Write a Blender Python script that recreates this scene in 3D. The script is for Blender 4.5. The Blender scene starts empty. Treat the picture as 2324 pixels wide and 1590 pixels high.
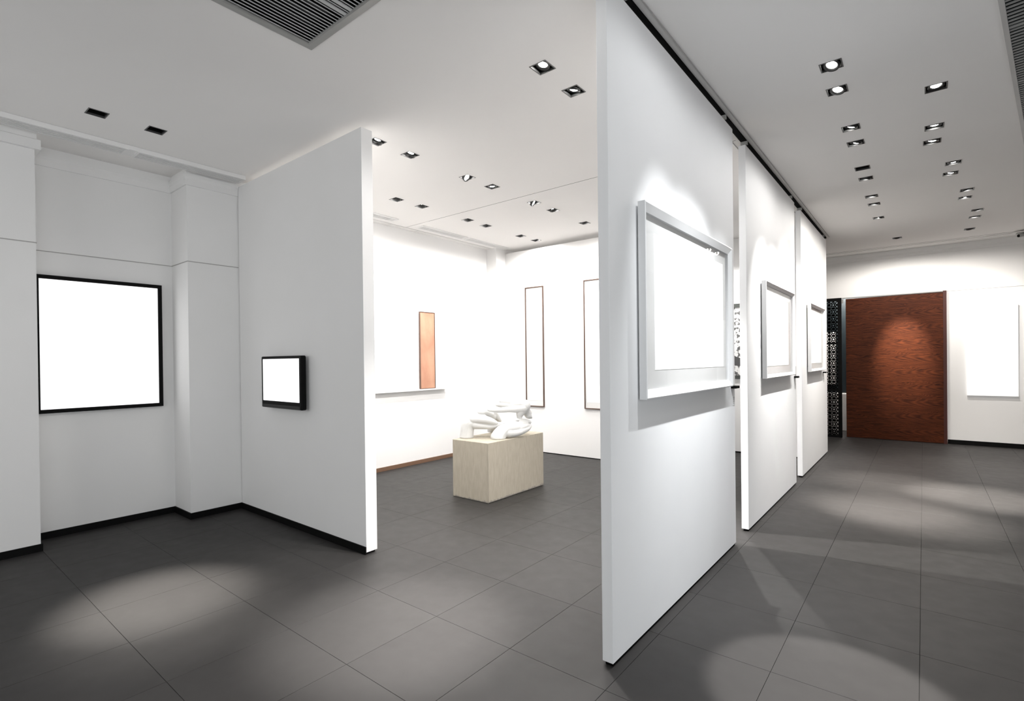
import bpy, bmesh, math, random
from mathutils import Vector, Matrix
random.seed(3)
S = bpy.context.scene
COL = S.collection
PI = math.pi
CZ = 3.4                       # ceiling height

# ------------------------------------------------------------------ camera
cd = bpy.data.cameras.new('camera'); cam = bpy.data.objects.new('camera', cd); COL.objects.link(cam)
F = Vector((-0.62504748, 0.78056859, -0.00532214)); R = Vector((0.78056677, 0.62496821, -0.01141289)); U = R.cross(F)
M = Matrix.Identity(4)
for i in range(3):
    M[i][0] = R[i]; M[i][1] = U[i]; M[i][2] = -F[i]
M[0][3], M[1][3], M[2][3] = 0.0, 0.0, 1.5
cam.matrix_world = M
cd.sensor_fit = 'HORIZONTAL'; cd.sensor_width = 36.0
cd.lens = 1166.56 / 2324 * 36.0; cd.shift_y = 29.64 / 2324
cd.clip_start = 0.05; cd.clip_end = 100
S.camera = cam
# ------------------------------------------------------------------ world, view
w = bpy.data.worlds.new('world'); S.world = w; w.use_nodes = True
w.node_tree.nodes['Background'].inputs[0].default_value = (0.8, 0.85, 0.9, 1)
w.node_tree.nodes['Background'].inputs[1].default_value = 0.05
vs = S.view_settings
vs.view_transform = 'Standard'; vs.look = 'None'; vs.exposure = 0.0; vs.gamma = 1.0; vs.use_curve_mapping = False
cy = S.cycles
cy.max_bounces = 12; cy.diffuse_bounces = 7; cy.glossy_bounces = 4; cy.transparent_max_bounces = 8
cy.sample_clamp_indirect = 4.0; cy.use_denoising = True
cy.caustics_reflective = False; cy.caustics_refractive = False
def fill_light(name, loc, rot, sx, sy, watt, col):
    ld = bpy.data.lights.new(name, 'AREA'); ld.shape = 'RECTANGLE'; ld.size = sx; ld.size_y = sy; ld.energy = watt; ld.color = col
    o = bpy.data.objects.new(name, ld); COL.objects.link(o); o.location = loc; o.rotation_euler = rot
    return o
# daylight lamps: unseen, added as ambient fill behind and right of the viewer
fill_light('added_fill', (-3.4, -3.3, 1.85), (PI / 2, 0, 0), 5.2, 1.8, 60, (.97, .985, 1.0))
fill_light('added_fill', (2.25, -.6, 1.35), (PI / 2, 0, PI / 2), 4.4, 2.2, 94, (.93, .97, 1.0))
WARM = (1.0, 0.95, 0.89); COOL = (0.96, 0.98, 1.0); NEUT = (1.0, 0.975, 0.95)
# power of the ceiling spotlights: (x, y), aim point, watt, half cone deg, blend, colour, bulb recess, lit
G = 'gallery'; K = 'corridor'; L = 'alcove'
LAMPS = [
 # gallery, column beside the hanging panels
 (G, -1.92, 2.75, (-2.4, 2.2, 0.0), 88, 34, 1.0, NEUT, .022, 1),
 (G, -1.92, 3.13, (-2.9, 3.6, 0.0), 75, 34, 1.0, NEUT, .012, 1),
 # gallery, middle column
 (G, -3.67, 2.75, (-5.82, 3.3, 1.6), 16, 46, 1.0, NEUT, .008, 1),
 (G, -3.67, 3.12, (-5.82, 4.0, 1.5), 22, 46, 1.0, NEUT, .008, 1),
 (G, -3.67, 3.88, (-1.0, 4.5, 0.5), 250, 20, 1.0, NEUT, .008, 1),
 (G, -3.66, 4.26, (-3.8, 4.6, 0.6), 12, 36, 1.0, NEUT, .008, 1),
 (G, -3.65, 5.02, (-1.25, 6.3, 1.6), 14, 40, 1.0, NEUT, .008, 1),
 (G, -3.65, 5.43, (-3.95, 6.84, 1.5), 16, 44, 1.0, NEUT, .008, 1),
 (G, -3.66, 6.22, (-3.92, 6.84, 1.4), 14, 32, 1.0, NEUT, .008, 1),
 # gallery, column beside the left wall
 (G, -4.80, 3.87, (-5.82, 4.3, 1.3), 15, 42, 1.0, NEUT, .008, 1),
 (G, -4.78, 4.24, (-5.82, 4.9, 1.2), 15, 42, 1.0, NEUT, .008, 1),
 (G, -4.78, 5.05, (-5.82, 5.4, 1.2), 14, 42, 1.0, NEUT, .008, 1),
 (G, -4.79, 5.43, (-5.82, 5.9, 1.2), 13, 44, 1.0, NEUT, .008, 1),
 (G, -4.78, 6.22, (-4.99, 6.84, 1.4), 14, 32, 1.0, NEUT, .008, 1),
 (G, -4.77, 6.60, (-4.0, 6.84, 1.0), 3, 40, 1.0, NEUT, .03, 1),
 # corridor, left row that washes the hanging panels
 (K, -0.46, 3.94, (-1.19, 2.95, 0.8), 32, 26, 1.0, COOL, .008, 1),
 (K, -0.47, 4.33, (-1.19, 3.6, 0.6), 18, 24, .7, COOL, .008, 1),
 (K, -0.46, 5.11, (-1.19, 5.50, 1.1), 65, 28, 1.0, NEUT, .012, 1),
 (K, -0.46, 5.50, (-1.19, 6.00, 1.1), 65, 28, 1.0, NEUT, .008, 1),
 (K, -0.47, 6.27, (-1.19, 6.3, 1.6), 15, 32, 1.0, NEUT, .08, 0),
 (K, -0.47, 6.66, (-1.19, 7.2, 1.4), 25, 34, 1.0, NEUT, .008, 1),
 (K, -0.47, 7.44, (-1.19, 7.95, 1.2), 42, 30, 1.0, WARM, .018, 1),
 (K, -0.47, 7.84, (-1.19, 8.45, 1.2), 42, 30, 1.0, WARM, .014, 1),
 (K, -0.47, 8.65, (-1.19, 9.0, 1.4), 25, 36, 1.0, WARM, .012, 1),
 (K, -0.32, 10.32, (-0.28, 11.45, 1.55), 170, 13.5, 1.0, WARM, .012, 1),
 # corridor, right row
 (K, 0.08, 4.74, (0.2, 4.2, 0.0), 8, 24, .8, NEUT, .018, 1),
 (K, 0.08, 5.54, (-0.1, 6.1, 0.0), 292, 14, 1.0, WARM, .018, 1),
 (K, 0.07, 5.91, (-0.35, 6.3, 0.0), 254, 13, .8, WARM, .012, 1),
 (K, 0.24, 6.69, (0.45, 7.3, 0.0), 507, 13, 1.0, WARM, .012, 1),
 (K, 0.23, 7.06, (-0.3, 7.5, 0.0), 292, 14, 1.0, WARM, .012, 1),
 (K, 0.40, 7.88, (1.4, 8.8, 0.6), 31, 34, 1.0, WARM, .014, 1),
 (K, 0.40, 8.25, (0.3, 8.9, 0.0), 75, 22, 1.0, WARM, .014, 1),
 (K, 0.56, 9.06, (1.3, 10.2, 0.8), 18, 36, 1.0, WARM, .014, 1),
 (K, 0.56, 9.49, (0.6, 10.4, 0.0), 45, 24, 1.0, WARM, .014, 1),
 (K, 0.55, 10.33, (0.86, 11.5, 1.5), 16, 40, 1.0, WARM, .010, 1),
 # alcove, deep-set pair that look dark from below
 (L, -4.85, 1.09, (-3.86, 1.14, 0.0), 297, 10.5, 1.0, WARM, .095, 0),
 (L, -4.85, 1.47, (-3.62, 1.16, 0.0), 99, 12, 1.0, WARM, .095, 0),
]
# unseen fittings of the same kind
HIDDEN = [
 (-0.47, 2.52, (-1.19, 3.30, 1.1), 36, 26, 1.0, COOL),
 (-0.47, 2.90, (-1.19, 3.70, 1.0), 40, 26, 1.0, COOL),
 (-1.70, 1.85, (-2.35, 1.85, 0.0), 330, 14, 1.0, NEUT),
 (0.08, 3.30, (-0.33, 2.65, 0.0), 200, 9, .35, NEUT),
 (-1.92, 5.90, (-1.05, 4.10, 0.0), 60, 16, .8, NEUT),
 (-2.40, 7.75, (-2.30, 8.62, 1.6), 40, 40, 1.0, NEUT),  # unseen lamp added to brighten the passage wall
 (-4.20, 7.75, (-4.20, 8.62, 1.6), 20, 40, 1.0, NEUT),  # second unseen lamp added for the passage wall
]

# ------------------------------------------------------------------ materials
def mat(name, col, rough=.6, metal=0, spec=.5, emit=None, es=0, coat=0):
    m = bpy.data.materials.new(name); m.use_nodes = True
    b = m.node_tree.nodes['Principled BSDF']
    b.inputs['Base Color'].default_value = (*col, 1); b.inputs['Roughness'].default_value = rough
    b.inputs['Metallic'].default_value = metal; b.inputs['Specular IOR Level'].default_value = spec
    b.inputs['Coat Weight'].default_value = coat
    if emit:
        b.inputs['Emission Color'].default_value = (*emit, 1); b.inputs['Emission Strength'].default_value = es
    return m
def nodes(m): return m.node_tree.nodes, m.node_tree.links, m.node_tree.nodes['Principled BSDF']
def noise_tint(m, c1, c2, scale, detail=3, stretch=(1, 1, 1), bump=0, lo=.3, hi=.7):
    N, Lk, b = nodes(m)
    tc = N.new('ShaderNodeTexCoord'); mp = N.new('ShaderNodeMapping'); mp.inputs['Scale'].default_value = stretch
    nz = N.new('ShaderNodeTexNoise'); nz.inputs['Scale'].default_value = scale; nz.inputs['Detail'].default_value = detail
    cr = N.new('ShaderNodeValToRGB'); cr.color_ramp.elements[0].color = (*c1, 1); cr.color_ramp.elements[1].color = (*c2, 1)
    cr.color_ramp.elements[0].position = lo; cr.color_ramp.elements[1].position = hi
    Lk.new(tc.outputs['Object'], mp.inputs[0]); Lk.new(mp.outputs[0], nz.inputs['Vector'])
    Lk.new(nz.outputs[0], cr.inputs[0]); Lk.new(cr.outputs[0], b.inputs['Base Color'])
    if bump:
        bp = N.new('ShaderNodeBump'); bp.inputs['Strength'].default_value = bump; bp.inputs['Distance'].default_value = .002
        Lk.new(nz.outputs[0], bp.inputs['Height']); Lk.new(bp.outputs[0], b.inputs['Normal'])
    return m
wallm = noise_tint(mat('wall_paint', (.8, .79, .78), .75, spec=.2), (.86, .855, .845), (.88, .875, .87), 1.3)
panelm = noise_tint(mat('panel_paint', (.8, .8, .8), .6, spec=.25), (.85, .855, .86), (.87, .873, .878), 2)
ceilm = noise_tint(mat('ceiling_paint', (.8, .78, .76), .9, spec=.1), (.90, .885, .87), (.92, .905, .89), .9)
sidem = noise_tint(mat('rear_wall_paint', (.3, .3, .3), .9, spec=.1), (.36, .355, .35), (.4, .395, .39), 1)
blackm = mat('black_lacquer', (.003, .003, .003), .6, spec=.12)
matblack = mat('matt_black', (.003, .003, .003), .9, spec=.05)
voidm = mat('dark_void', (.01, .01, .01), .9, spec=0)
trimm = mat('shadow_groove', (.42, .41, .40), .8)
whitem = mat('white_lacquer', (.83, .83, .83), .4)
framem = mat('white_frame_lacquer', (.78, .785, .79), .35)
matboard = noise_tint(mat('mat_board', (.85, .85, .84), .9), (.70, .70, .69), (.73, .73, .72), 8)
sheet = mat('blank_white_print', (.95, .95, .95), .7)
glowsheet = mat('blank_print_added_glow', (.93, .93, .93), .7, emit=(1, 1, 1), es=.45)  # blank paper and canvas with glow added to whiten them; nothing lit behind
lightsheet = mat('backlit_screen', (.9, .9, .9), .5, emit=(1, 1, 1), es=1.0)
brownm = mat('brown_wood_frame', (.07, .035, .022), .45)
basebrown = mat('brown_skirting', (.16, .09, .055), .5)
greym = mat('grey_aluminium', (.36, .36, .35), .45, metal=.3)
slatm = mat('pale_grille_metal', (.55, .56, .56), .4, metal=.2)
ledgem = mat('white_ledge', (.8, .8, .79), .5)
sculptm = noise_tint(mat('white_glazed_plaster', (.86, .86, .85), .35), (.70, .70, .69), (.75, .75, .74), 6)
bulbm = mat('lamp_glow', (1, 1, 1), .5, emit=(1, .98, .94), es=30); bulbm.cycles.emission_sampling = 'NONE'
offm = mat('unlit_lens', (.01, .01, .01), .3)
reflm = mat('dark_reflector', (.05, .05, .05), .3, metal=.8)
housem = mat('fitting_black', (.006, .006, .006), .4, spec=.25)
glassdark = mat('dark_glazing', (.012, .017, .02), .4, spec=.2)
# floor tile
tilem = mat('grey_stone_tile', (.085, .08, .078), .5, spec=.22)
N, Lk, b = nodes(tilem)
oi = N.new('ShaderNodeObjectInfo'); tc = N.new('ShaderNodeTexCoord')
nz = N.new('ShaderNodeTexNoise'); nz.inputs['Scale'].default_value = 2.2; nz.inputs['Detail'].default_value = 6
geo = N.new('ShaderNodeNewGeometry'); Lk.new(geo.outputs['Position'], nz.inputs['Vector'])
mx = N.new('ShaderNodeMath'); mx.operation = 'MULTIPLY_ADD'; mx.inputs[1].default_value = .35
Lk.new(oi.outputs['Random'], mx.inputs[0]); Lk.new(nz.outputs[0], mx.inputs[2])
cr = N.new('ShaderNodeValToRGB'); cr.color_ramp.elements[0].position = .35; cr.color_ramp.elements[1].position = 1.0
cr.color_ramp.elements[0].color = (.027, .0253, .0246, 1); cr.color_ramp.elements[1].color = (.032, .0303, .0292, 1)
Lk.new(mx.outputs[0], cr.inputs[0]); Lk.new(cr.outputs[0], b.inputs['Base Color'])
nf = N.new('ShaderNodeTexNoise'); nf.inputs['Scale'].default_value = 9; nf.inputs['Detail'].default_value = 5
Lk.new(geo.outputs['Position'], nf.inputs['Vector'])
rr = N.new('ShaderNodeMapRange'); rr.inputs['To Min'].default_value = .46; rr.inputs['To Max'].default_value = .6
Lk.new(nf.outputs[0], rr.inputs[0]); Lk.new(rr.outputs[0], b.inputs['Roughness'])
groutm = mat('grout', (.020, .019, .018), .9, spec=.1)
# wood door: straight horizontal grain that turns into stacked arches towards the right side
woodm = mat('red_brown_veneer', (.1, .03, .01), .5, spec=.15)
N, Lk, b = nodes(woodm)
def M2(op, a, c=None, d=None):
    n = N.new('ShaderNodeMath'); n.operation = op
    for i, v in enumerate((a, c, d)):
        if v is None: continue
        if isinstance(v, (int, float)): n.inputs[i].default_value = v
        else: Lk.new(v, n.inputs[i])
    return n.outputs[0]
tc = N.new('ShaderNodeTexCoord'); sp = N.new('ShaderNodeSeparateXYZ'); Lk.new(tc.outputs['Object'], sp.inputs[0])
mp = N.new('ShaderNodeMapping'); mp.inputs['Scale'].default_value = (1.2, 1, 4); Lk.new(tc.outputs['Object'], mp.inputs[0])
n1 = N.new('ShaderNodeTexNoise'); n1.inputs['Scale'].default_value = 2.2; n1.inputs['Detail'].default_value = 4; Lk.new(mp.outputs[0], n1.inputs['Vector'])
mp2 = N.new('ShaderNodeMapping'); mp2.inputs['Scale'].default_value = (1, 1, 22); Lk.new(tc.outputs['Object'], mp2.inputs[0])
n2 = N.new('ShaderNodeTexNoise'); n2.inputs['Scale'].default_value = 4; n2.inputs['Detail'].default_value = 6; Lk.new(mp2.outputs[0], n2.inputs['Vector'])
zz = M2('MULTIPLY_ADD', n1.outputs[0], .16, sp.outputs['Z'])
tri = M2('PINGPONG', zz, .13)
arch = M2('MULTIPLY', M2('MULTIPLY', tri, tri), 2200)
ph = M2('ADD', M2('MULTIPLY', sp.outputs['X'], -44), M2('MULTIPLY_ADD', n1.outputs[0], 15, arch))
a_wave = M2('MULTIPLY_ADD', M2('SINE', ph), .5, .5)
s_wave = M2('MULTIPLY_ADD', M2('SINE', M2('MULTIPLY', M2('MULTIPLY_ADD', n1.outputs[0], .22, sp.outputs['Z']), 210)), .5, .5)
mr = N.new('ShaderNodeMapRange'); mr.interpolation_type = 'SMOOTHSTEP'; mr.inputs['From Min'].default_value = -.25; mr.inputs['From Max'].default_value = .15
Lk.new(sp.outputs['X'], mr.inputs[0])
mxf = N.new('ShaderNodeMix'); mxf.data_type = 'FLOAT'; Lk.new(mr.outputs[0], mxf.inputs[0]); Lk.new(s_wave, mxf.inputs[2]); Lk.new(a_wave, mxf.inputs[3])
tot = M2('MULTIPLY_ADD', mxf.outputs[0], .26, M2('MULTIPLY', n2.outputs[0], .9))
cr = N.new('ShaderNodeValToRGB'); e = cr.color_ramp.elements
e[0].position = .22; e[0].color = (.006, .0016, .0009, 1); e[1].position = .85; e[1].color = (.105, .026, .008, 1)
Lk.new(tot, cr.inputs[0]); Lk.new(cr.outputs[0], b.inputs['Base Color'])
doorframem = mat('dark_red_wood', (.05, .012, .008), .35)
# plinth
plm = mat('limewashed_plinth', (.5, .45, .36), .8)
N, Lk, b = nodes(plm)
tc = N.new('ShaderNodeTexCoord'); mp = N.new('ShaderNodeMapping'); mp.inputs['Scale'].default_value = (1, 1, .22)
n1 = N.new('ShaderNodeTexNoise'); n1.inputs['Scale'].default_value = 38; n1.inputs['Detail'].default_value = 4
cr = N.new('ShaderNodeValToRGB'); cr.color_ramp.elements[0].position = .3; cr.color_ramp.elements[0].color = (.40, .355, .285, 1)
cr.color_ramp.elements[1].position = .7; cr.color_ramp.elements[1].color = (.46, .42, .34, 1)
Lk.new(tc.outputs['Object'], mp.inputs[0]); Lk.new(mp.outputs[0], n1.inputs['Vector']); Lk.new(n1.outputs[0], cr.inputs[0])
sp = N.new('ShaderNodeSeparateXYZ'); Lk.new(tc.outputs['Object'], sp.inputs[0])
n2 = N.new('ShaderNodeTexNoise'); n2.inputs['Scale'].default_value = 22; n2.inputs['Detail'].default_value = 5; Lk.new(tc.outputs['Object'], n2.inputs['Vector'])
wm = N.new('ShaderNodeMath'); wm.operation = 'MULTIPLY_ADD'; wm.inputs[1].default_value = -14; Lk.new(sp.outputs['Z'], wm.inputs[0]); Lk.new(n2.outputs[0], wm.inputs[2])
st = N.new('ShaderNodeMapRange'); st.inputs['From Min'].default_value = .22; st.inputs['From Max'].default_value = .34; Lk.new(wm.outputs[0], st.inputs[0])
mixc = N.new('ShaderNodeMix'); mixc.data_type = 'RGBA'; Lk.new(st.outputs[0], mixc.inputs[0]); Lk.new(cr.outputs[0], mixc.inputs[6])
mixc.inputs[7].default_value = (.27, .25, .22, 1); Lk.new(mixc.outputs[2], b.inputs['Base Color'])
# copper coloured print
copm = mat('copper_tone_print', (.8, .45, .28), .7)
noise_tint(copm, (.33, .145, .09), (.43, .245, .16), 5, 4, (1, 1, .5))
# ink print with scribbled marks
inkm = mat('ink_pattern_print', (.8, .8, .8), .8)
N, Lk, b = nodes(inkm)
tc = N.new('ShaderNodeTexCoord'); vo = N.new('ShaderNodeTexVoronoi'); vo.inputs['Scale'].default_value = 14
nn = N.new('ShaderNodeTexNoise'); nn.inputs['Scale'].default_value = 22; nn.inputs['Detail'].default_value = 5
Lk.new(tc.outputs['Object'], nn.inputs['Vector'])
cr = N.new('ShaderNodeValToRGB'); cr.color_ramp.elements[0].position = .44; cr.color_ramp.elements[0].color = (.12, .12, .12, 1)
cr.color_ramp.elements[1].position = .5; cr.color_ramp.elements[1].color = (.85, .85, .84, 1)
Lk.new(nn.outputs[0], cr.inputs[0]); Lk.new(cr.outputs[0], b.inputs['Base Color'])
# picture glass: clear with a faint mirror
glassm = bpy.data.materials.new('picture_glass'); glassm.use_nodes = True
N = glassm.node_tree.nodes; Lk = glassm.node_tree.links; N.clear()
out = N.new('ShaderNodeOutputMaterial'); ms = N.new('ShaderNodeMixShader'); tr = N.new('ShaderNodeBsdfTransparent'); gl = N.new('ShaderNodeBsdfGlossy')
gl.inputs['Roughness'].default_value = .02; lw = N.new('ShaderNodeLayerWeight'); lw.inputs['Blend'].default_value = .5
pw_ = N.new('ShaderNodeMath'); pw_.operation = 'POWER'; pw_.inputs[1].default_value = 5
ad = N.new('ShaderNodeMath'); ad.operation = 'MULTIPLY_ADD'; ad.inputs[1].default_value = .4; ad.inputs[2].default_value = .025
Lk.new(lw.outputs['Facing'], pw_.inputs[0]); Lk.new(pw_.outputs[0], ad.inputs[0]); Lk.new(ad.outputs[0], ms.inputs[0]); Lk.new(tr.outputs[0], ms.inputs[1]); Lk.new(gl.outputs[0], ms.inputs[2]); Lk.new(ms.outputs[0], out.inputs[0])
acrm = mat('frosted_acrylic', (.6, .6, .6), .2)

# ------------------------------------------------------------------ helpers
def link(name, me, m, parent=None):
    o = bpy.data.objects.new(name, me); COL.objects.link(o)
    if m and not me.materials: me.materials.append(m)
    if parent: o.parent = parent
    return o
def obj(name, bm, m, parent=None, smooth=False):
    me = bpy.data.meshes.new(name); bmesh.ops.recalc_face_normals(bm, faces=bm.faces); bm.to_mesh(me); bm.free()
    if smooth:
        for p in me.polygons: p.use_smooth = True
    return link(name, me, m, parent)
def box(bm, x0, x1, y0, y1, z0, z1, bev=0):
    t = bmesh.new() if bev else bm
    v = [t.verts.new((x, y, z)) for z in (z0, z1) for y in (y0, y1) for x in (x0, x1)]
    for f in ((0, 2, 3, 1), (4, 5, 7, 6), (0, 1, 5, 4), (2, 6, 7, 3), (0, 4, 6, 2), (1, 3, 7, 5)):
        t.faces.new([v[i] for i in f])
    if bev:
        bmesh.ops.recalc_face_normals(t, faces=t.faces)
        bmesh.ops.bevel(t, geom=list(t.edges), offset=bev, segments=1, affect='EDGES')
        me = bpy.data.meshes.new('tmp'); t.to_mesh(me); t.free(); bm.from_mesh(me); bpy.data.meshes.remove(me)
    return bm
def B(*a, **k): return box(bmesh.new(), *a, **k)
def cyl(bm, p0, p1, r0, r1=None, n=16, caps=True):
    r1 = r0 if r1 is None else r1
    p0, p1 = Vector(p0), Vector(p1); d = (p1 - p0).normalized()
    a = d.orthogonal().normalized(); c = d.cross(a)
    r = [[bm.verts.new(p + (a * math.cos(t * 2 * PI / n) + c * math.sin(t * 2 * PI / n)) * q) for t in range(n)] for p, q in ((p0, r0), (p1, r1))]
    for i in range(n): bm.faces.new((r[0][i], r[0][(i + 1) % n], r[1][(i + 1) % n], r[1][i]))
    if caps: bm.faces.new(r[0][::-1]); bm.faces.new(r[1])
    return bm
def empty(name, loc, rz=0, label=None, cat=None, group=None):
    o = bpy.data.objects.new(name, None); COL.objects.link(o); o.location = loc; o.rotation_euler = (0, 0, rz)
    o.empty_display_size = .05
    return tag(o, label, cat, group)
def tag(o, label=None, cat=None, group=None, kind=None):
    if label: o['label'] = label
    if cat: o['category'] = cat
    if group: o['group'] = group
    if kind: o['kind'] = kind
    return o
def struct(name, bm, m, label=None, parent=None):
    o = obj(name, bm, m, parent)
    if not parent: tag(o, label, name.split('_')[0], kind='structure')
    return o
def sweep(path, prof, closed=False):
    """offset a plan path (x, y) to its right by each profile point's d and lift it to z"""
    bm = bmesh.new(); rows = []
    n = len(path)
    for i, p in enumerate(path):
        p = Vector(p); ds = []
        if i > 0: ds.append((p - Vector(path[i - 1])).normalized())
        if i < n - 1: ds.append((Vector(path[i + 1]) - p).normalized())
        ns = [Vector((d.y, -d.x)) for d in ds]
        nn_ = sum(ns, Vector((0, 0))); nn_ = nn_.normalized(); k = 1 / max(.3, nn_.dot(ns[0]))
        rows.append([bm.verts.new((p.x + nn_.x * d * k, p.y + nn_.y * d * k, z)) for d, z in prof])
    m_ = len(prof)
    for a, c in zip(rows, rows[1:]):
        for j in range(m_): bm.faces.new((a[j], a[(j + 1) % m_], c[(j + 1) % m_], c[j]))
    bm.faces.new(rows[0]); bm.faces.new(rows[-1][::-1])
    return bm

# ------------------------------------------------------------------ floor and its tiles
TX, TY, X0, Y0 = .5568, .605, -.023, .86
fl = struct('floor', B(-6.6, 3.0, -3.6, 14.6, -.16, -.0045), groutm, 'grey stone tiled gallery floor with thin dark joints')
def tile_mesh(w_, h_):
    bm = bmesh.new(); g = .0009; c = .0005
    x0, x1, y0, y1 = -w_ / 2 + g, w_ / 2 - g, -h_ / 2 + g, h_ / 2 - g
    lo = [bm.verts.new(q) for q in ((x0, y0, -.004), (x1, y0, -.004), (x1, y1, -.004), (x0, y1, -.004))]
    mi = [bm.verts.new((q.co.x, q.co.y, -c)) for q in lo]
    hi = [bm.verts.new((q.co.x - math.copysign(c, q.co.x), q.co.y - math.copysign(c, q.co.y), 0)) for q in lo]
    for a, d in ((lo, mi), (mi, hi)):
        for i in range(4): bm.faces.new((a[i], a[(i + 1) % 4], d[(i + 1) % 4], d[i]))
    bm.faces.new(hi); bm.faces.new(lo[::-1])
    me = bpy.data.meshes.new('tile'); bmesh.ops.recalc_face_normals(bm, faces=bm.faces); bm.to_mesh(me); bm.free(); me.materials.append(tilem)
    return me
tme = tile_mesh(TX, TY)
rest = bmesh.new(); ntile = 0
Fh = Vector((F.x, F.y)).normalized(); Rh = Vector((R.x, R.y)).normalized()
for i in range(-11, 5):
    for j in range(-7, 22):
        x = X0 + (i + .5) * TX; y = Y0 + (j + .5) * TY
        d = Fh.x * x + Fh.y * y; l = Rh.x * x + Rh.y * y
        # tiles the photograph can show: ahead of the lens and inside its spread, not behind the walls
        seen = d > 1.9 and abs(l) < d * 1.0 + .55 and d < 13 and not (x < -5.9) and not (x < -1.4 and y > 8.7 and y < 11) and y < 11.6 and not (x < -1.5 and y > 11) \
            and not (x < -3.0 and 6.9 < y < 8.7) and not (x < -4.3 and 2.2 < y < 3.0)
        if seen and ntile < 300:
            t = link('tile', tme, tilem, fl); t.location = (x, y, 0); ntile += 1
        else:
            tmp = tme.copy(); tmp.transform(Matrix.Translation((x, y, 0))); rest.from_mesh(tmp); bpy.data.meshes.remove(tmp)
o = obj('outlying_tiles', rest, tilem, fl); o['kind'] = 'stuff'
print('tiles', ntile)

# ------------------------------------------------------------------ ceiling with real openings
HS = .060
allspots = [(l[1], l[2]) for l in LAMPS] + [(h[0], h[1]) for h in HIDDEN]
holes = [(x - HS, x + HS, y - HS, y + HS) for x, y in allspots]
holes += [(-5.69, -1.27, 4.742, 4.749), (-5.702, -5.693, 2.6, 7.02), (-5.82, -5.70, 4.50, 4.506), (-5.82, -5.70, 4.985, 4.991), (-5.82, -5.70, 6.96, 6.966)]
VENT = (-2.838, -1.99, .74, 1.645)
holes.append(VENT)
cx0, cx1, cy0, cy1 = -6.6, 3.0, -3.6, 14.6
xs = sorted({round(v, 4) for h in holes for v in h[:2]} | {cx0, cx1}); ys = sorted({round(v, 4) for h in holes for v in h[2:]} | {cy0, cy1})
bm = bmesh.new(); vv = {}
def gv(x, y):
    if (x, y) not in vv: vv[(x, y)] = bm.verts.new((x, y, CZ))
    return vv[(x, y)]
for a, c in zip(xs, xs[1:]):
    for d, e_ in zip(ys, ys[1:]):
        mx_, my_ = (a + c) / 2, (d + e_) / 2
        if any(h[0] < mx_ < h[1] and h[2] < my_ < h[3] for h in holes): continue
        bm.faces.new((gv(a, d), gv(a, e_), gv(c, e_), gv(c, d)))
for f in bm.faces: f.normal_update()
me = bpy.data.meshes.new('ceiling'); bm.to_mesh(me); bm.free()
ce = link('ceiling', me, ceilm); tag(ce, 'flat white plaster ceiling with square recessed openings', 'ceiling', kind='structure')
obj('soffit_slab', B(cx0, cx1, cy0, cy1, 3.62, 3.7), voidm, ce)

# ------------------------------------------------------------------ walls
WT = 3.62
LP = [(-5.96, -3.4), (-5.96, .2), (-5.6, .2), (-5.6, .85), (-5.96, .85), (-5.96, 1.93), (-5.55, 1.93), (-5.55, 2.95), (-5.82, 2.95), (-5.82, 6.6), (-5.6, 6.6), (-5.6, 8.62)]
bm = bmesh.new()
lo = [bm.verts.new((x, y, -.01)) for x, y in LP]; hi = [bm.verts.new((x, y, WT)) for x, y in LP]
lb = [bm.verts.new((-6.5, y, -.01)) for x, y in LP]; hb = [bm.verts.new((-6.5, y, WT)) for x, y in LP]
for i in range(len(LP) - 1):
    bm.faces.new((lo[i], lo[i + 1], hi[i + 1], hi[i]))
bm.faces.new((lb[0], lb[-1], hb[-1], hb[0])); bm.faces.new((lb[0], lo[0], hi[0], hb[0])); bm.faces.new((lb[-1], lo[-1], hi[-1], hb[-1]))
struct('wall_left', bm, wallm, 'white left wall stepping in and out around two square pilasters')
bm = bmesh.new(); box(bm, -6.5, -1.42, 8.62, 8.78, -.01, WT)
struct('wall_gallery', bm, wallm, 'white wall of the passage behind the inner gallery, glimpsed between the hanging panels')
FY = 11.5
bm = bmesh.new()
box(bm, .31, 3.0, FY, FY + .15, -.01, WT); box(bm, -2.6, .31, FY, FY + .15, 2.612, WT); box(bm, -3.4, -2.6, FY, FY + .15, -.01, WT)
struct('wall_far', bm, wallm, 'white far wall at the corridor end, above and right of the wooden sliding door')
struct('wall_right', B(2.3, 2.45, -3.6, 11.5, -.01, WT), sidem, 'plain right wall of the corridor outside the frame')
struct('wall_front', B(-6.5, 2.45, -3.55, -3.4, -.01, WT), sidem, 'plain wall behind the viewer')
struct('wall_passage', B(-3.4, -3.25, 8.78, 11.5, -.01, WT), wallm, 'white side wall of the hidden passage behind the last hanging panel')
bm = bmesh.new(); box(bm, -3.4, -3.25, 11.65, 13.7, -.01, WT); box(bm, .9, 1.05, 11.65, 13.7, -.01, WT); box(bm, -3.4, 1.05, 13.55, 13.7, -.01, WT)
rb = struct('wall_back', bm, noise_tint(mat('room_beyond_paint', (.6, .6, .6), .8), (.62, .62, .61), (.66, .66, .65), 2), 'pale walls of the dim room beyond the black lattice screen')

# gallery end wall: a board wall that stops short of the ceiling
struct('wall_end', B(-5.6, -2.75, 6.84, 6.96, 0, 3.335), wallm, 'white end wall of the gallery with two tall brown-framed pictures')

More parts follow.
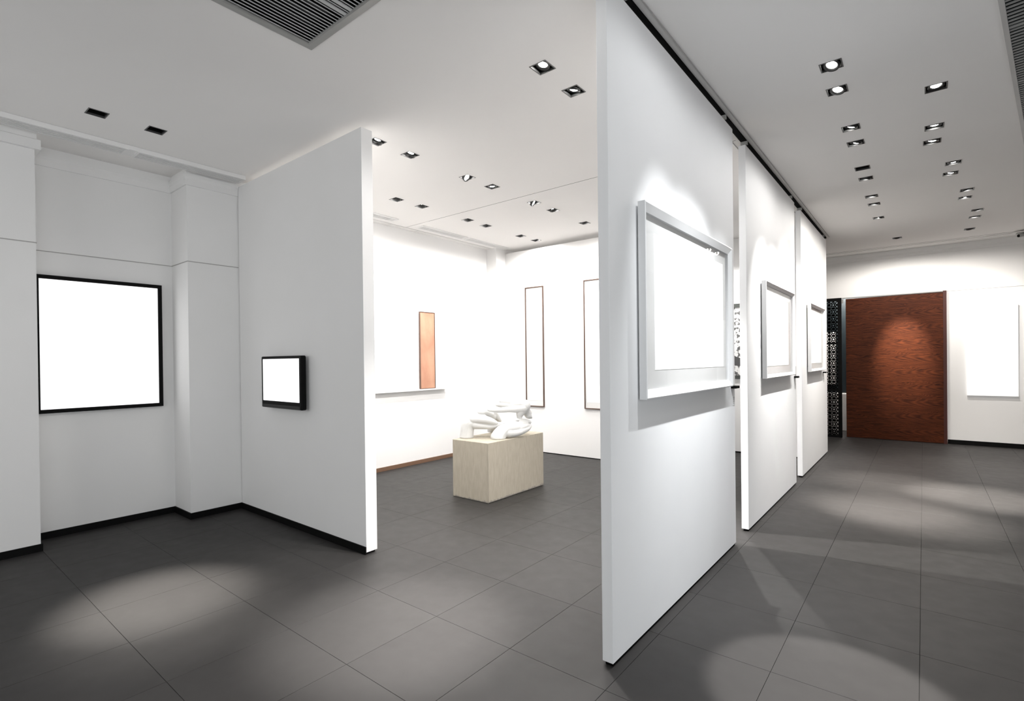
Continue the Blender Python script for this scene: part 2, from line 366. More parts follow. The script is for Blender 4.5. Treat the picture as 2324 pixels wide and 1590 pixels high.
# skirtings
bb = [(0, 0), (.012, 0), (.012, .06), (0, .06)]
struct('baseboard_left', sweep(LP[:7] + [(-5.55, 2.404)], [(-.001, .001), (.012, .001), (.012, .060), (-.001, .060)]), blackm, 'black skirting along the left wall and pilasters')
struct('baseboard_gallery', sweep([(-5.82, 2.96), (-5.82, 6.6), (-5.6, 6.6), (-5.6, 6.838)], [(-.001, .001), (.012, .001), (.012, .055), (-.001, .055)]), basebrown, 'brown skirting at the foot of the gallery side wall')
struct('baseboard_far', B(.315, 2.29, FY - .014, FY + .001, .001, .075), blackm, 'black skirting right of the wooden sliding door')
struct('baseboard_end', B(-5.58, -2.76, 6.834, 6.841, .001, .012), matblack, 'thin dark line at the foot of the gallery end wall')
struct('baseboard_passage', B(-5.5, -1.43, 8.612, 8.621, .001, .02), matblack, 'thin dark strip at the foot of the passage wall')
# cornices (two stacked steps) and picture-rail lines
cor = [(-.001, 3.235), (.016, 3.235), (.016, 3.29), (.028, 3.315), (.028, 3.345), (-.001, 3.345)]
struct('trim_1', sweep([(-5.96, .86), (-5.96, 1.93), (-5.55, 1.93), (-5.55, 2.402)], cor), wallm, 'plain white cornice over the alcove wall and pilaster')
struct('trim_2', sweep([(-5.96, .2), (-5.6, .2), (-5.6, .85), (-5.95, .85)], [(-.001, 3.25), (.034, 3.25), (.034, 3.325), (.012, 3.335), (.012, 3.399), (-.001, 3.399)]), wallm, 'stepped white cap moulding at the top of the nearest pilaster')
rl = [(-.001, 2.496), (.004, 2.496), (.004, 2.503), (-.001, 2.503)]
struct('trim_3', sweep([(-5.6, .21), (-5.6, .85), (-5.96, .85), (-5.96, 1.93), (-5.55, 1.93), (-5.55, 2.402)], rl), trimm, 'thin picture rail line high on the left wall')
struct('trim_4', B(-5.82, -5.817, 2.96, 6.59, 2.498, 2.502), trimm, 'faint picture rail line on the gallery side wall')
struct('trim_5', B(.315, 2.29, FY - .003, FY + .001, 2.60, 2.607), trimm, 'thin groove line on the far wall level with the door head')
struct('trim_6', sweep([(-1.9, FY), (2.29, FY)], [(-.001, 3.27), (.016, 3.27), (.016, 3.30), (.03, 3.33), (.03, 3.399), (-.001, 3.399)]), wallm, 'white cornice along the top of the far wall')
bm = bmesh.new(); box(bm, -1.9, 2.29, 11.03, 11.036, CZ - .004, CZ + .002); box(bm, -1.9, 2.29, 11.14, 11.145, CZ - .004, CZ + .002)
struct('trim_7', bm, trimm, 'pair of fine ceiling joints in front of the far wall')

# ------------------------------------------------------------------ partitions
def hanging_panel(y0, y1, label, hang):
    X1 = -1.187; t = .058
    p = empty('hanging_panel', (X1 - t / 2, (y0 + y1) / 2, 0), 0, label, 'partition', 'white hanging panels in line along the corridor')
    h = (y1 - y0) / 2
    obj('board', B(-t / 2, t / 2, -h, h, .018, 3.338, bev=.0015), panelm, p)
    obj('base_channel', B(-t / 2 + .012, t / 2 - .008, -h + .01, h - .01, .001, .018), matblack, p)
    for hy in hang:
        bm = B(-.012, .012, hy - (y0 + y1) / 2 - .02, hy - (y0 + y1) / 2 + .02, 3.338, 3.352)
        box(bm, -.020, .034, hy - (y0 + y1) / 2 - .012, hy - (y0 + y1) / 2 + .012, 3.352, 3.382)
        obj('hanger', bm, greym, p)
    return p
hanging_panel(2.243, 4.345, 'white hanging panel nearest the viewer, carrying the largest white-framed picture', (2.45, 4.16))
hanging_panel(4.73, 6.87, 'white hanging panel in the middle of the line, behind the nearest one', (4.78, 6.72))
hanging_panel(7.27, 9.42, 'white hanging panel farthest along the corridor, closest to the lattice screen', (7.34, 9.2))
rr_ = empty('ceiling_track', (-1.205, 0, 0), 0, 'long black ceiling track above the hanging panels', 'track')
obj('rail', B(-.030, .014, 1.2, 9.50, 3.3825, 3.3985), matblack, rr_)
for x0, x1 in ((-.10, -.094), (.05, .056)):
    obj('flange', B(x0, x1, 1.2, 9.5, 3.394, 3.3995), trimm, rr_)
pw = empty('partition_wall', (-4.475, 2.4565, 0), 0, 'white free-standing partition wall carrying the small black wall screen', 'partition')
obj('board', B(-1.065, 1.072, -.0515, .0515, .016, 3.332, bev=.0015), wallm, pw)
obj('baseboard', B(-1.065, 1.073, -.061, -.0515, .002, .060), blackm, pw)
obj('base_channel', B(-1.05, 1.05, -.045, .045, .001, .016), matblack, pw)

# ------------------------------------------------------------------ framed pictures
def ring(w_, h_, prof):
    """mitred frame: prof = [(inset, y)] closed profile"""
    bm = bmesh.new(); loops = []
    for i, y in prof:
        loops.append([bm.verts.new((sx * (w_ / 2 - i), y, sz * (h_ / 2 - i))) for sx, sz in ((-1, -1), (1, -1), (1, 1), (-1, 1))])
    n = len(loops)
    for k in range(n):
        a, c = loops[k], loops[(k + 1) % n]
        for j in range(4): bm.faces.new((a[j], a[(j + 1) % 4], c[(j + 1) % 4], c[j]))
    return bm
def panel_picture(ya, yb, za, zb, label, wi, slope=.05, m_in=None, wo=0):
    w_, h_ = yb - ya, zb - za
    p = empty('framed_picture', (-1.1865, (ya + yb) / 2, (za + zb) / 2), -PI / 2, label, 'picture', 'white framed pictures on the hanging panels')
    obj('frame', ring(w_, h_, [(0, .012), (0, .052), (.007, .054), (slope, .036), (slope, .012)]), framem, p)
    obj('back_batten', B(-w_ / 2 + .06, w_ / 2 - .06, .0, .012, -h_ / 2 + .06, h_ / 2 - .06), matblack, p)
    obj('mat_board', B(-w_ / 2 + slope - .01, w_ / 2 - slope + .01, .0125, .018, -h_ / 2 + slope - .01, h_ / 2 - slope + .01), matboard, p)
    a, c, d, e_ = wi            # print extents in world y and z
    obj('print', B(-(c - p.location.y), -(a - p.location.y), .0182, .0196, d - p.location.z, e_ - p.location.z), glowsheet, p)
    obj('glass', B(-w_ / 2 + slope - .004, w_ / 2 - slope + .004, .027, .0285, -h_ / 2 + slope - .004, h_ / 2 - slope + .004), glassm, p)
    return p
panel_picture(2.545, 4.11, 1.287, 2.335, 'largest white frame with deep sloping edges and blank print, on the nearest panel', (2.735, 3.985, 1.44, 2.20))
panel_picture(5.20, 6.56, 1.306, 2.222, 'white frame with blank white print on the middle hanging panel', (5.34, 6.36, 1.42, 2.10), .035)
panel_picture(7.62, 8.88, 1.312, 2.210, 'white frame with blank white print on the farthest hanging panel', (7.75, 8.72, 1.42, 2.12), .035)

p = empty('framed_picture', (-5.96, 1.352, 1.69), -PI / 2, 'large black-framed glowing white panel on the left alcove wall', 'picture')
obj('frame', ring(.945, 1.2, [(0, .0), (0, .042), (.032, .042), (.034, .03), (.034, .0)]), blackm, p)
obj('panel', B(-.442, .442, .001, .031, -.57, .57), lightsheet, p)

def tall_picture(x, za, zb, w_, label):
    p = empty('framed_picture', (x, 6.84, (za + zb) / 2), PI, label, 'picture', 'tall brown-framed pictures on the gallery end wall')
    h_ = zb - za
    obj('frame', ring(w_, h_, [(0, .001), (0, .028), (.014, .028), (.014, .001)]), brownm, p)
    obj('mat_board', B(-w_ / 2 + .012, w_ / 2 - .012, .001, .012, -h_ / 2 + .012, h_ / 2 - .012), matboard, p)
    obj('print', B(-w_ / 2 + .034, w_ / 2 - .034, .0122, .014, -h_ / 2 + .10, h_ / 2 - .03), sheet, p)
tall_picture(-4.985, .745, 2.71, .365, 'tall narrow brown-framed white picture left of its twin on the gallery end wall')
tall_picture(-3.865, .755, 2.715, .365, 'tall narrow brown-framed white picture half hidden by the nearest hanging panel')

# copper toned picture standing on the ledge
led = obj('wall_ledge', B(-5.82, -5.755, 3.4, 5.58, 1.078, 1.098, bev=.002), ledgem)
tag(led, 'thin white picture ledge running along the gallery side wall', 'shelf')
p = empty('framed_picture', (-5.786, 5.205, 1.67), -PI / 2, 'tall narrow copper-toned picture standing on the white ledge', 'picture')
obj('frame', ring(.30, 1.143, [(0, -.012), (0, .012), (.010, .012), (.010, -.012)]), brownm, p)
obj('print', B(-.141, .141, -.008, .006, -.563, .563), copm, p)

# far canvas
p = empty('blank_canvas', (.875, FY - .0006, 1.578), PI, 'frameless blank white canvas on the far wall right of the wooden door', 'picture')
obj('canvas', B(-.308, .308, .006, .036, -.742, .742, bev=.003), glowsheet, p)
obj('batten', B(-.26, .26, .0, .006, -.68, .68), matblack, p)

# picture seen through the slit between the first two panels
p = empty('framed_picture', (-2.18, 8.62, 1.77), PI, 'dark-framed ink drawing glimpsed through the gap between the nearest two panels', 'picture')
obj('frame', ring(1.0, 1.19, [(0, .001), (0, .03), (.055, .03), (.055, .001)]), mat('dark_green_grey_frame', (.05, .055, .05), .5), p)
obj('print', B(-.45, .45, .002, .012, -.545, .545), inkm, p)
bm = bmesh.new()
pts = [(-.2, -.40), (.32, -.38), (.36, -.16), (.0, -.30)]
fr = [bm.verts.new((x, .0135, z)) for x, z in pts]; bk = [bm.verts.new((x, .0121, z)) for x, z in pts]
bm.faces.new(fr); bm.faces.new(bk[::-1])
for i in range(4): bm.faces.new((fr[i], fr[(i + 1) % 4], bk[(i + 1) % 4], bk[i]))
obj('ink_wedge', bm, mat('charcoal_ink', (.08, .08, .08), .8), p)

# ------------------------------------------------------------------ wall screen (small monitor)
p = empty('wall_monitor', (-4.56, 2.405, 1.328), PI, 'small black wall-mounted screen glowing white on the partition wall', 'screen')
obj('casing', B(-.36, .36, .028, .078, -.238, .239, bev=.008), blackm, p)
obj('display', B(-.327, .325, .0775, .0795, -.172, .214), lightsheet, p)
obj('wall_bracket', B(-.16, .16, 0, .03, -.12, .12), matblack, p)
obj('speaker_bar', B(-.345, .345, .072, .083, -.234, -.205, bev=.003), housem, p)

# ------------------------------------------------------------------ label holders by the panel pictures
def label_holder(y, label):
    p = empty('label_holder', (-1.1865, y, 1.272), 0, label, 'holder', 'small label holders at the panel edges')
    obj('tray', B(0, .04, -.055, .045, -.010, .010, bev=.002), matblack, p)
    obj('acrylic_plate', B(0, .006, .0, .04, .012, .125), acrm, p)
    c = obj('caption_card', B(0, .002, -.005, .042, -.145, -.075), mat('card_white', (.7, .7, .7), .8), p)
    for k in range(4):
        obj('print_line', B(.002, .0026, -.002, .036 - .007 * (k % 2), -.090 - .014 * k, -.086 - .014 * k), trimm, c)
label_holder(4.29, 'small black label holder at the edge of the nearest hanging panel')
label_holder(6.82, 'small black label holder at the edge of the middle hanging panel')
label_holder(9.02, 'small black label holder at the edge of the farthest hanging panel')

# ------------------------------------------------------------------ plinth and sculpture
pl = empty('plinth', (-3.845, 4.555, 0), 0, 'worn beige block plinth under the white sculpture', 'plinth')
obj('block', B(-.262, .262, -.505, .505, .002, .635, bev=.004), plm, pl)
obj('corner_joint', B(.2605, .2632, -.5062, -.5035, .01, .62), mat('joint_grey', (.25, .23, .19), .9), pl)
def blob(bm, chain, n=16):
    rows = []
    P = [Vector(q[:3]) for q in chain]; Rr = [q[3] for q in chain]
    # subdivide smoothly
    pts = []
    for i in range(len(P) - 1):
        a = P[max(0, i - 1)]; b_ = P[i]; c = P[i + 1]; d = P[min(len(P) - 1, i + 2)]
        for k in range(5):
            t = k / 5
            q = .5 * ((2 * b_) + (c - a) * t + (2 * a - 5 * b_ + 4 * c - d) * t * t + (3 * b_ - a - 3 * c + d) * t ** 3)
            pts.append((q, Rr[i] * (1 - t) + Rr[i + 1] * t))
    pts.append((P[-1], Rr[-1]))
    # rounded ends
    d0 = (pts[0][0] - pts[1][0]).normalized(); d1 = (pts[-1][0] - pts[-2][0]).normalized()
    caps0 = [(pts[0][0] + d0 * pts[0][1] * math.sin(t), pts[0][1] * math.cos(t)) for t in (1.45, 1.1, .7, .35)]
    caps1 = [(pts[-1][0] + d1 * pts[-1][1] * math.sin(t), pts[-1][1] * math.cos(t)) for t in (.35, .7, 1.1, 1.45)]
    pts = caps0 + pts + caps1
    ref = None
    for i, (q, r) in enumerate(pts):
        d = (pts[min(i + 1, len(pts) - 1)][0] - pts[max(i - 1, 0)][0]).normalized()
        a = d.orthogonal().normalized() if ref is None else (ref - d * ref.dot(d)).normalized()
        ref = a; c = d.cross(a)
        rows.append([bm.verts.new(q + (a * math.cos(t * 2 * PI / n) + c * math.sin(t * 2 * PI / n)) * r) for t in range(n)])
    for a, c in zip(rows, rows[1:]):
        for i in range(n): bm.faces.new((a[i], a[(i + 1) % n], c[(i + 1) % n], c[i]))
    bm.faces.new(rows[0][::-1]); bm.faces.new(rows[-1])
HANDS = {
'A': [[(-0.205, -0.335, 0.004, 0.08), (-0.201, -0.332, 0.059, 0.076), (-0.194, -0.326, 0.12, 0.076), (-0.173, -0.309, 0.165, 0.078), (-0.136, -0.265, 0.171, 0.076), (-0.088, -0.227, 0.171, 0.066)], [(-0.108, -0.295, 0.148, 0.05), (-0.045, -0.257, 0.14, 0.042), (0.028, -0.211, 0.134, 0.035), (0.098, -0.168, 0.145, 0.029), (0.171, -0.123, 0.165, 0.017)], [(-0.149, -0.251, 0.165, 0.055), (-0.076, -0.192, 0.156, 0.042), (-0.005, -0.148, 0.144, 0.034), (0.059, -0.11, 0.148, 0.026), (0.098, -0.079, 0.152, 0.018)], [(-0.124, -0.307, 0.209, 0.055), (-0.053, -0.276, 0.21, 0.05), (0.023, -0.241, 0.204, 0.043), (0.074, -0.213, 0.19, 0.034), (0.118, -0.191, 0.174, 0.018)], [(-0.19, -0.206, 0.191, 0.05), (-0.145, -0.145, 0.192, 0.04), (-0.09, -0.075, 0.176, 0.03), (-0.051, -0.031, 0.158, 0.02)]] ,
'B': [[(0.139, -0.188, 0.013, 0.088), (0.155, -0.162, 0.059, 0.078), (0.174, -0.108, 0.099, 0.07), (0.202, -0.047, 0.106, 0.07), (0.219, 0.018, 0.101, 0.064)], [(0.211, -0.091, 0.059, 0.055), (0.25, -0.009, 0.053, 0.045), (0.264, 0.092, 0.063, 0.038), (0.261, 0.192, 0.08, 0.032), (0.252, 0.25, 0.103, 0.024)], [(0.202, -0.047, 0.09, 0.055), (0.241, 0.036, 0.092, 0.042), (0.256, 0.124, 0.104, 0.034), (0.252, 0.211, 0.107, 0.026)], [(0.177, -0.015, 0.122, 0.055), (0.213, 0.065, 0.128, 0.04), (0.231, 0.143, 0.136, 0.032), (0.237, 0.212, 0.139, 0.022)], [(0.152, 0.016, 0.137, 0.05), (0.182, 0.092, 0.156, 0.038), (0.204, 0.173, 0.164, 0.03), (0.219, 0.249, 0.154, 0.026), (0.229, 0.282, 0.14, 0.02)], [(0.156, 0.045, 0.163, 0.03), (0.201, 0.055, 0.186, 0.022), (0.22, 0.071, 0.19, 0.014)]] ,
'C': [[(0.194, 0.139, 0.19, 0.026), (0.192, 0.138, 0.223, 0.036), (0.199, 0.144, 0.265, 0.055), (0.207, 0.164, 0.297, 0.066), (0.224, 0.19, 0.342, 0.072)], [(0.241, 0.203, 0.308, 0.035), (0.228, 0.193, 0.342, 0.066), (0.192, 0.164, 0.359, 0.066), (0.133, 0.117, 0.352, 0.05)], [(0.235, 0.148, 0.312, 0.048), (0.177, 0.088, 0.306, 0.04), (0.125, 0.021, 0.307, 0.034), (0.066, -0.052, 0.303, 0.03), (0.009, -0.111, 0.305, 0.026), (-0.027, -0.152, 0.311, 0.02)], [(0.173, 0.188, 0.365, 0.05), (0.102, 0.157, 0.373, 0.042), (0.033, 0.128, 0.38, 0.036), (-0.013, 0.104, 0.386, 0.031), (-0.036, 0.085, 0.389, 0.024)], [(0.16, 0.177, 0.331, 0.045), (0.082, 0.14, 0.335, 0.038), (0.004, 0.103, 0.343, 0.033), (-0.049, 0.074, 0.349, 0.028), (-0.076, 0.053, 0.351, 0.022)], [(0.197, 0.232, 0.291, 0.05), (0.203, 0.276, 0.245, 0.05), (0.215, 0.285, 0.215, 0.042), (0.232, 0.311, 0.193, 0.014)]] ,
'D': [[(-0.278, 0.183, 0.011, 0.055), (-0.248, 0.169, 0.072, 0.055), (-0.198, 0.146, 0.139, 0.055), (-0.149, 0.083, 0.208, 0.055), (-0.126, 0.012, 0.25, 0.05)], [(-0.116, 0.019, 0.208, 0.045), (-0.116, -0.044, 0.256, 0.036), (-0.125, -0.103, 0.294, 0.034), (-0.138, -0.138, 0.296, 0.03)], [(-0.103, -0.034, 0.239, 0.04), (-0.112, -0.105, 0.278, 0.034), (-0.121, -0.151, 0.281, 0.032), (-0.141, -0.179, 0.283, 0.028)], [(-0.155, 0.027, 0.264, 0.036), (-0.165, -0.032, 0.298, 0.038), (-0.168, -0.086, 0.311, 0.036), (-0.171, -0.126, 0.306, 0.03)], [(-0.125, 0.076, 0.227, 0.035), (-0.106, 0.092, 0.193, 0.032), (-0.082, 0.11, 0.158, 0.018)]] ,
}
sc = empty('sculpture', (-3.845, 4.555, .636), 0, 'white sculpture of four clasped hands resting on the beige plinth', 'sculpture')
for k in 'ABCD':
    bm = bmesh.new()
    for chain in HANDS[k]: blob(bm, chain)
    for v in bm.verts: v.co.z = max(v.co.z, 0.0)
    o = obj('hand', bm, sculptm, sc, smooth=True)
    m_ = o.modifiers.new('r', 'REMESH'); m_.mode = 'VOXEL'; m_.voxel_size = .005; m_.use_smooth_shade = True
    m_ = o.modifiers.new('s', 'SMOOTH'); m_.iterations = 2; m_.factor = .5

# ------------------------------------------------------------------ sliding door, screen, room beyond
dr = empty('sliding_door', (-.43, 11.47, 0), 0, 'tall red-brown wooden sliding door with bold horizontal grain', 'door')
obj('leaf', B(-.705, .705, -.03, .03, .006, 2.585, bev=.002), woodm, dr)
bm = B(.31 - .045, .31, FY - .07, FY + .15, 0, 2.612)
struct('door_1', bm, doorframem, 'dark red door frame at the right edge of the sliding door')
struct('trim_8', B(-2.6, .31, FY - .035, FY + .001, 2.598, 2.614), greym, 'thin grey track line over the sliding door')
# lattice screen
ls = empty('lattice_screen', (-1.187, 11.30, 0), 0, 'black pierced lattice screen standing left of the wooden door', 'screen')
W_ = 1.20; z_top = 2.60
bm = bmesh.new(); bd = .03
obj('stile', B(-.062, 0, -.018, .018, .004, z_top), blackm, ls); obj('stile', B(-W_, -W_ + .06, -.018, .018, .004, z_top), blackm, ls)
rails = [.004, .865, 1.735, 2.60 - .06]
for z in rails: obj('rail', B(-W_ + .06, -.062, -.018, .018, z, z + (.06 if z > 2.5 else .035)), blackm, ls)
def bar(bm, x0, z0, x1, z1, wd=.005, y=.004):
    d = Vector((x1 - x0, z1 - z0)).normalized(); n_ = Vector((-d.y, d.x)) * wd
    q = [(x0 + n_.x, z0 + n_.y), (x1 + n_.x, z1 + n_.y), (x1 - n_.x, z1 - n_.y), (x0 - n_.x, z0 - n_.y)]
    f = [bm.verts.new((a, -y, c)) for a, c in q]; g = [bm.verts.new((a, y, c)) for a, c in q]
    bm.faces.new(f); bm.faces.new(g[::-1])
    for i in range(4): bm.faces.new((f[i], f[(i + 1) % 4], g[(i + 1) % 4], g[i]))
cell = .1335
for za, zb in ((.039, .865), (.90, 1.735), (1.77, 2.54)):
    bm = bmesh.new(); nz_ = 6; hz = (zb - za) / nz_; nx_ = 8; hx = (W_ - .122) / nx_
    for i in range(nx_):
        for j in range(nz_):
            cx_, cz_ = -W_ + .06 + (i + .5) * hx, za + (j + .5) * hz; a, c = hx / 2, hz / 2; s_ = .021
            for sx, sz in ((-1, -1), (1, -1), (1, 1), (-1, 1)):
                bar(bm, cx_ + sx * s_, cz_ + sz * s_, cx_ + sx * a, cz_ + sz * c, .0075)
                nx2, nz2 = -sz, sx
                bar(bm, cx_ + sx * s_, cz_ + sz * s_, cx_ + nx2 * s_, cz_ + nz2 * s_, .009)
                bar(bm, cx_ + sx * a * .0 + (sx * a if sx * sz > 0 else 0), cz_ + (sz * c if sx * sz < 0 else 0), cx_ + (sx * s_ if sx * sz > 0 else 0), cz_ + (sz * s_ if sx * sz < 0 else 0), .0065)
                bar(bm, cx_ + sx * a, cz_, cx_, cz_ + sz * c, .0075)
            bar(bm, cx_ - a, cz_ - c, cx_ + a, cz_ - c, .010); bar(bm, cx_ - a, cz_ - c, cx_ - a, cz_ + c, .010)
    o = obj('lattice', bm, matblack, ls); o['kind'] = 'stuff'
cl = obj('closer_box', B(-.030, .024, .02, .05, 2.50, 2.57), greym, ls)
# room beyond: dark glazing above a pale counter
g = obj('glazed_cabinet', B(-3.0, .6, 12.55, 12.62, .78, 3.3), glassdark); tag(g, 'dark glazed panel in the room beyond the lattice screen', 'glazing')
g = obj('reception_counter', B(-3.0, .6, 12.35, 12.54, .001, .76, bev=.01), ledgem); tag(g, 'pale counter low behind the lattice screen', 'counter')

g = obj('notice_board', B(-3.0, -1.42, 12.50, 12.54, .93, 2.02, bev=.004), ledgem); tag(g, 'pale board seen through the middle of the lattice screen', 'board')
# ------------------------------------------------------------------ ceiling grilles
def slats(parent, n, fn, name='slat'):
    me0 = None
    for k in range(n):
        x, m0 = fn(k)
        o = link(name, m0, slatm, parent); o.location = x
def mesh_of(bm, m):
    me = bpy.data.meshes.new('slat'); bmesh.ops.recalc_face_normals(bm, faces=bm.faces); bm.to_mesh(me); bm.free(); me.materials.append(m); return me
vx0, vx1, vy0, vy1 = VENT
v = empty('return_air_grille', ((vx0 + vx1) / 2, (vy0 + vy1) / 2, CZ), 0, 'large grey slatted air grille in the ceiling at the top of the frame', 'grille')
hw, hh = (vx1 - vx0) / 2, (vy1 - vy0) / 2
bm = bmesh.new()
pr = [(0, -.012), (0, .0), (.058, .0), (.058, -.006), (.012, -.016)]
rg = ring(2 * hw + .10, 2 * hh + .10, [(0, -.0005), (0, -.004), (.040, -.007), (.050, -.004), (.050, .1), (.046, .1)])
rg.transform(Matrix(((1, 0, 0, 0), (0, 0, 1, 0), (0, 1, 0, 0), (0, 0, 0, 1))))
obj('grille_frame', rg, greym, v)
bm = B(-hw, hw, -hh, hh, .10, .11)
for q in ((-hw - .002, -hw, -hh, hh), (hw, hw + .002, -hh, hh), (-hw, hw, -hh - .002, -hh), (-hw, hw, hh, hh + .002)): box(bm, *q, .004, .10)
obj('duct_lining', bm, voidm, v)
thin = mesh_of(B(-.0024, .0024, -hh, hh, -.001, .003), slatm); wide = mesh_of(B(-.011, .011, -hh, hh, -.002, .004), slatm)
deep = mesh_of(B(-.006, .006, -hh, hh, .045, .05), reflm)
ns = 32; pitch = 2 * hw / ns
for k in range(ns):
    x = -hw + (k + .5) * pitch
    o = link('slat', wide if k in (14, 16) else thin, slatm, v); o.location = (x, 0, 0)
for k in range(0, ns, 3):
    o = link('inner_vane', deep, reflm, v); o.location = (-hw + (k + .9) * pitch, 0, 0)

v = empty('supply_air_grille', (.354, 3.85, CZ), -math.atan(.1447), 'long grey slatted air grille along the right edge of the ceiling', 'grille')
ln0, ln1, gw = -1.4, 3.5, .62
bm = bmesh.new()
for a in ((-.024, .0, ln0, ln1), (gw, gw + .024, ln0, ln1), (-.024, gw + .024, ln1, ln1 + .024), (-.024, gw + .024, ln0 - .024, ln0)):
    box(bm, a[0], a[1], a[2], a[3], -.012, -.001)
obj('grille_frame', bm, noise_tint(mat('pale_frame_metal', (.5, .49, .48), .5), (.5, .49, .48), (.53, .52, .51), 3), v)
obj('duct_lining', B(0, gw, ln0, ln1, -.002, -.001), matblack, v)
sm = mesh_of(B(0, gw, -.009, .009, -.010, -.005), mat('grille_grey', (.22, .225, .225), .45)); n_s = 120
for k in range(n_s):
    o = link('slat', sm, None, v); o.location = (0, ln0 + (k + .5) * (ln1 - ln0) / n_s, 0)
    if k % 21 == 20: o.scale = (1, 1.5, 1)

slotdark = mat('slot_shadow', (.12, .12, .12), .9)
def slot(x0, x1, y0, y1, label, n=5, dz=0):
    s_ = empty('slot_diffuser', ((x0 + x1) / 2, (y0 + y1) / 2, CZ - dz), 0, label, 'diffuser', 'slatted slot diffusers along the left ceiling edge')
    a, c = (x1 - x0) / 2, (y1 - y0) / 2
    bm = bmesh.new()
    for q in ((-a, -a + .012, -c, c), (a - .012, a, -c, c), (-a + .012, a - .012, -c, -c + .02), (-a + .012, a - .012, c - .02, c)): box(bm, *q, -.012, dz - .001)
    obj('diffuser_frame', bm, wallm, s_)
    obj('backing', B(-a + .012, a - .012, -c + .02, c - .02, -.003, -.001), slotdark, s_)
    m0 = mesh_of(B(-.006, .006, -c + .02, c - .02, -.011, -.004), wallm)
    for k in range(n):
        o = link('slat', m0, None, s_); o.location = (-a + .012 + (k + .5) * (2 * a - .024) / n, 0, 0)
slot(-5.515, -5.345, -.3, 1.42, 'white slot diffuser above the black-framed glowing panel, left of the joint', dz=.028)
slot(-5.515, -5.345, 1.48, 2.398, 'white slot diffuser running from the ceiling joint to the partition wall', dz=.028)
jc = [o for o in bpy.data.objects if o.name == 'slot_diffuser.001'][0]
obj('joint_cover', B(-.085, .085, -.459 - .06, -.459, -.008, .027), wallm, jc)
slot(-5.57, -5.43, 2.55, 4.41, 'white slot diffuser just past the partition wall in the gallery', 4)
slot(-5.57, -5.43, 4.84, 5.74, 'white slot diffuser in the gallery, middle piece beyond the ceiling seam', 4)
slot(-5.57, -5.43, 5.79, 6.78, 'white slot diffuser in the gallery nearest the end wall', 4)

# ------------------------------------------------------------------ recessed square spotlights
def shared(fn, m, name, smooth=False):
    bm = fn(); me = bpy.data.meshes.new(name); bmesh.ops.recalc_face_normals(bm, faces=bm.faces); bm.to_mesh(me); bm.free(); me.materials.append(m)
    if smooth:
        for p_ in me.polygons: p_.use_smooth = True
    return me
def f_trim():
    r = ring(2 * HS + .006, 2 * HS + .006, [(0, .0002), (0, -.0022), (.007, -.0022), (.007, .012), (.004, .012)])
    r.transform(Matrix(((1, 0, 0, 0), (0, 0, 1, 0), (0, 1, 0, 0), (0, 0, 0, 1)))); return r
def f_house():
    bm = bmesh.new(); h = HS - .0008; t = .0006
    for q in ((-h, -h + t, -h, h), (h - t, h, -h, h), (-h, h, -h, -h + t), (-h, h, h - t, h)): box(bm, *q, .0005, .13)
    box(bm, -h, h, -h, h, .13, .132); return bm
def f_refl():
    bm = bmesh.new(); prof = [(.047, .012), (.046, .004), (.036, .0), (.036, -.004), (.046, .0), (.05, .012), (.05, .05), (.047, .05)]
    n = 24; rows = [[bm.verts.new((r * math.cos(2 * PI * i / n), r * math.sin(2 * PI * i / n), -z)) for i in range(n)] for r, z in [(.048, .0), (.0305, -.008), (.0305, -.03), (.048, -.03)]]
    for k in range(4):
        a, c = rows[k], rows[(k + 1) % 4]
        for i in range(n): bm.faces.new((a[i], a[(i + 1) % n], c[(i + 1) % n], c[i]))
    return bm
def f_bulb():
    bm = bmesh.new(); n = 24
    for r, z in ((.0335, .0),): rows = [[bm.verts.new((q * math.cos(2 * PI * i / n), q * math.sin(2 * PI * i / n), zz)) for i in range(n)] for q, zz in ((.030, .012), (.030, .004), (.025, -.004), (.012, -.009))]
    for a, c in zip(rows, rows[1:]):
        for i in range(n): bm.faces.new((a[i], a[(i + 1) % n], c[(i + 1) % n], c[i]))
    bm.faces.new(rows[0]); bm.faces.new(rows[-1]); return bm
ME = dict(trim=shared(f_trim, mat('trim_dark', (.10, .10, .10), .4, metal=.4), 'trim'), house=shared(f_house, housem, 'housing'), refl=shared(f_refl, reflm, 'reflector', True),
          bulb=shared(f_bulb, bulbm, 'bulb', True), off=shared(f_bulb, offm, 'bulb_off', True))
def downlight(x, y, aim, watt, cone, blend, colr, rec, lit, label, group, spill=.8):
    d = empty('recessed_spotlight', (x, y, CZ), 0, label, 'ceiling light', group)
    link('trim_ring', ME['trim'], None, d); link('housing', ME['house'], None, d)
    dirv = (Vector(aim) - Vector((x, y, CZ))).normalized()
    tilt = Vector((0, 0, -1)).rotation_difference(dirv).to_euler()
    rf = link('reflector', ME['refl'], None, d); rf.location = (0, 0, rec - (.012 if lit else 0)); rf.rotation_euler = tilt
    bl = link('bulb', ME['bulb'] if lit else ME['off'], None, rf); bl.location = (0, 0, .010)
    ld = bpy.data.lights.new('spot_lamp', 'SPOT'); ld.energy = watt * EN; ld.spot_size = math.radians(2 * cone); ld.spot_blend = blend
    ld.color = colr; ld.shadow_soft_size = .022
    lo_ = bpy.data.objects.new('spot_lamp', ld); COL.objects.link(lo_); lo_.parent = d
    lo_.location = (0, 0, -.022); lo_.rotation_euler = tilt
    if lit:
        ls_ = bpy.data.lights.new('spill_lamp', 'SPOT'); ls_.energy = spill * EN; ls_.spot_size = math.radians(172); ls_.spot_blend = .35
        ls_.color = colr; ls_.shadow_soft_size = .03
        l2 = bpy.data.objects.new('spill_lamp', ls_); COL.objects.link(l2); l2.parent = d; l2.location = (0, 0, -.022)
    return d
EN = 6.0
SPILL = {G: 4.6, K: 5, L: 0}
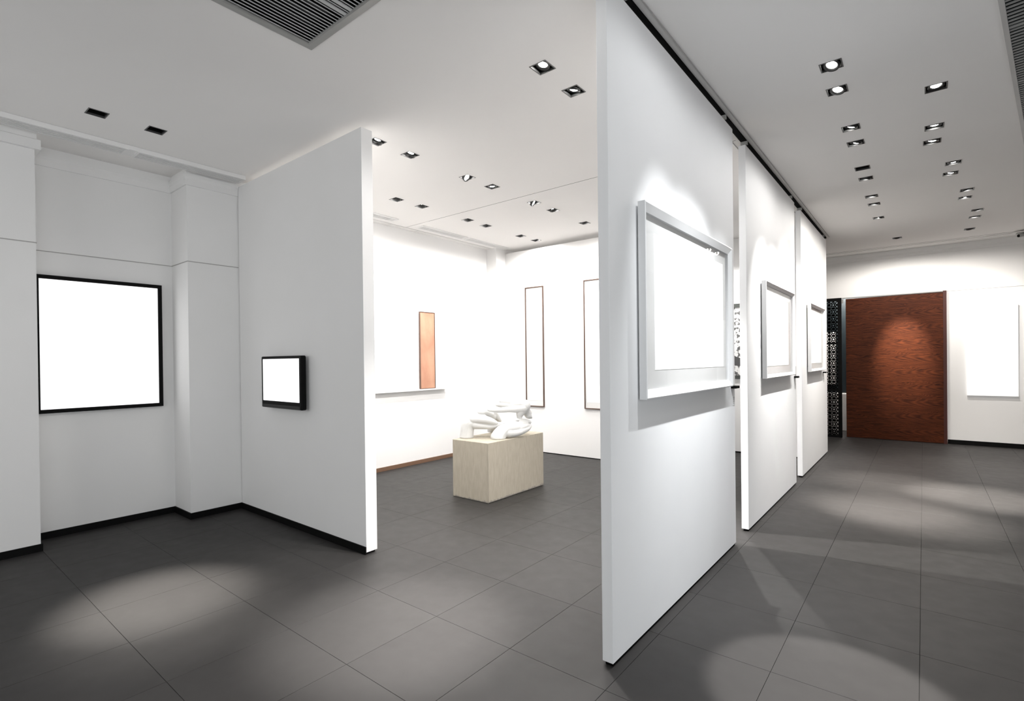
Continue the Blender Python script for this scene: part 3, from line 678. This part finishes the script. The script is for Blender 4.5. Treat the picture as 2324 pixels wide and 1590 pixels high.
ordn = ['first', 'second', 'third', 'fourth', 'fifth', 'sixth', 'seventh', 'eighth', 'ninth', 'tenth', 'eleventh', 'twelfth']
def row_of(g, x):
    if g == L: return 'over the left alcove, of the two dark ones'
    if g == K: return 'from the viewer in the corridor row beside the panels' if x < -.2 else 'from the viewer in the right-hand corridor row'
    if x > -2: return 'of the pair just left of the nearest hanging panel'
    if x > -4: return 'from the viewer in the middle gallery row'
    return 'from the viewer in the gallery row by the side wall'
cnt = {}
for g_, x, y, aim, wt, cone, bl, colr, rec, lit in LAMPS:
    r_ = row_of(g_, x); k = cnt.get(r_, 0); cnt[r_] = k + 1
    st_ = 'glowing' if lit else 'dark unlit'
    if g_ == L: lab = ('black square ceiling spotlight farther left over the alcove', 'black square ceiling spotlight farther right over the alcove')[k]
    else: lab = f'{st_} square spotlight, {ordn[k]} {r_}'
    downlight(x, y, aim, wt, cone, bl, colr, rec, lit, lab, 'square recessed ceiling spotlights', SPILL[g_] if g_ != K else ((17 if x < 0 else 5.5) if y > 10 else (2.8 if y > 7 else 1.9 if y > 5 else .7) * (1 if x < 0 else .4)))
for x, y, aim, wt, cone, bl, colr in HIDDEN:
    downlight(x, y, aim, wt, cone, bl, colr, .01, 1, 'unseen square ceiling spotlight', 'spotlights outside the frame')
# one lamp in the room beyond the screen
ld = bpy.data.lights.new('room_lamp', 'POINT'); ld.energy = 160; ld.shadow_soft_size = .1; ld.color = WARM
o = bpy.data.objects.new('room_lamp', ld); COL.objects.link(o); o.location = (-1.2, 12.05, 2.9)

# ------------------------------------------------------------------ security camera on the far wall
s_ = empty('security_camera', (1.22, 11.02, 3.33), 0, 'small grey security camera high at the right end of the far wall', 'camera')
bm = bmesh.new(); cyl(bm, (-.075, -.045, -.012), (.06, .03, .02), .026, .03, 20); obj('camera_body', bm, greym, s_, True)
bm = bmesh.new(); cyl(bm, (-.084, -.050, -.014), (-.074, -.0445, -.0118), .021, .021, 20); obj('lens', bm, blackm, s_)
obj('sun_shield', B(-.10, .08, -.06, .06, .030, .036), greym, s_)
bm = bmesh.new(); cyl(bm, (.03, .02, .03), (.03, .02, .07), .012, .012, 12); obj('ceiling_mount', bm, greym, s_)
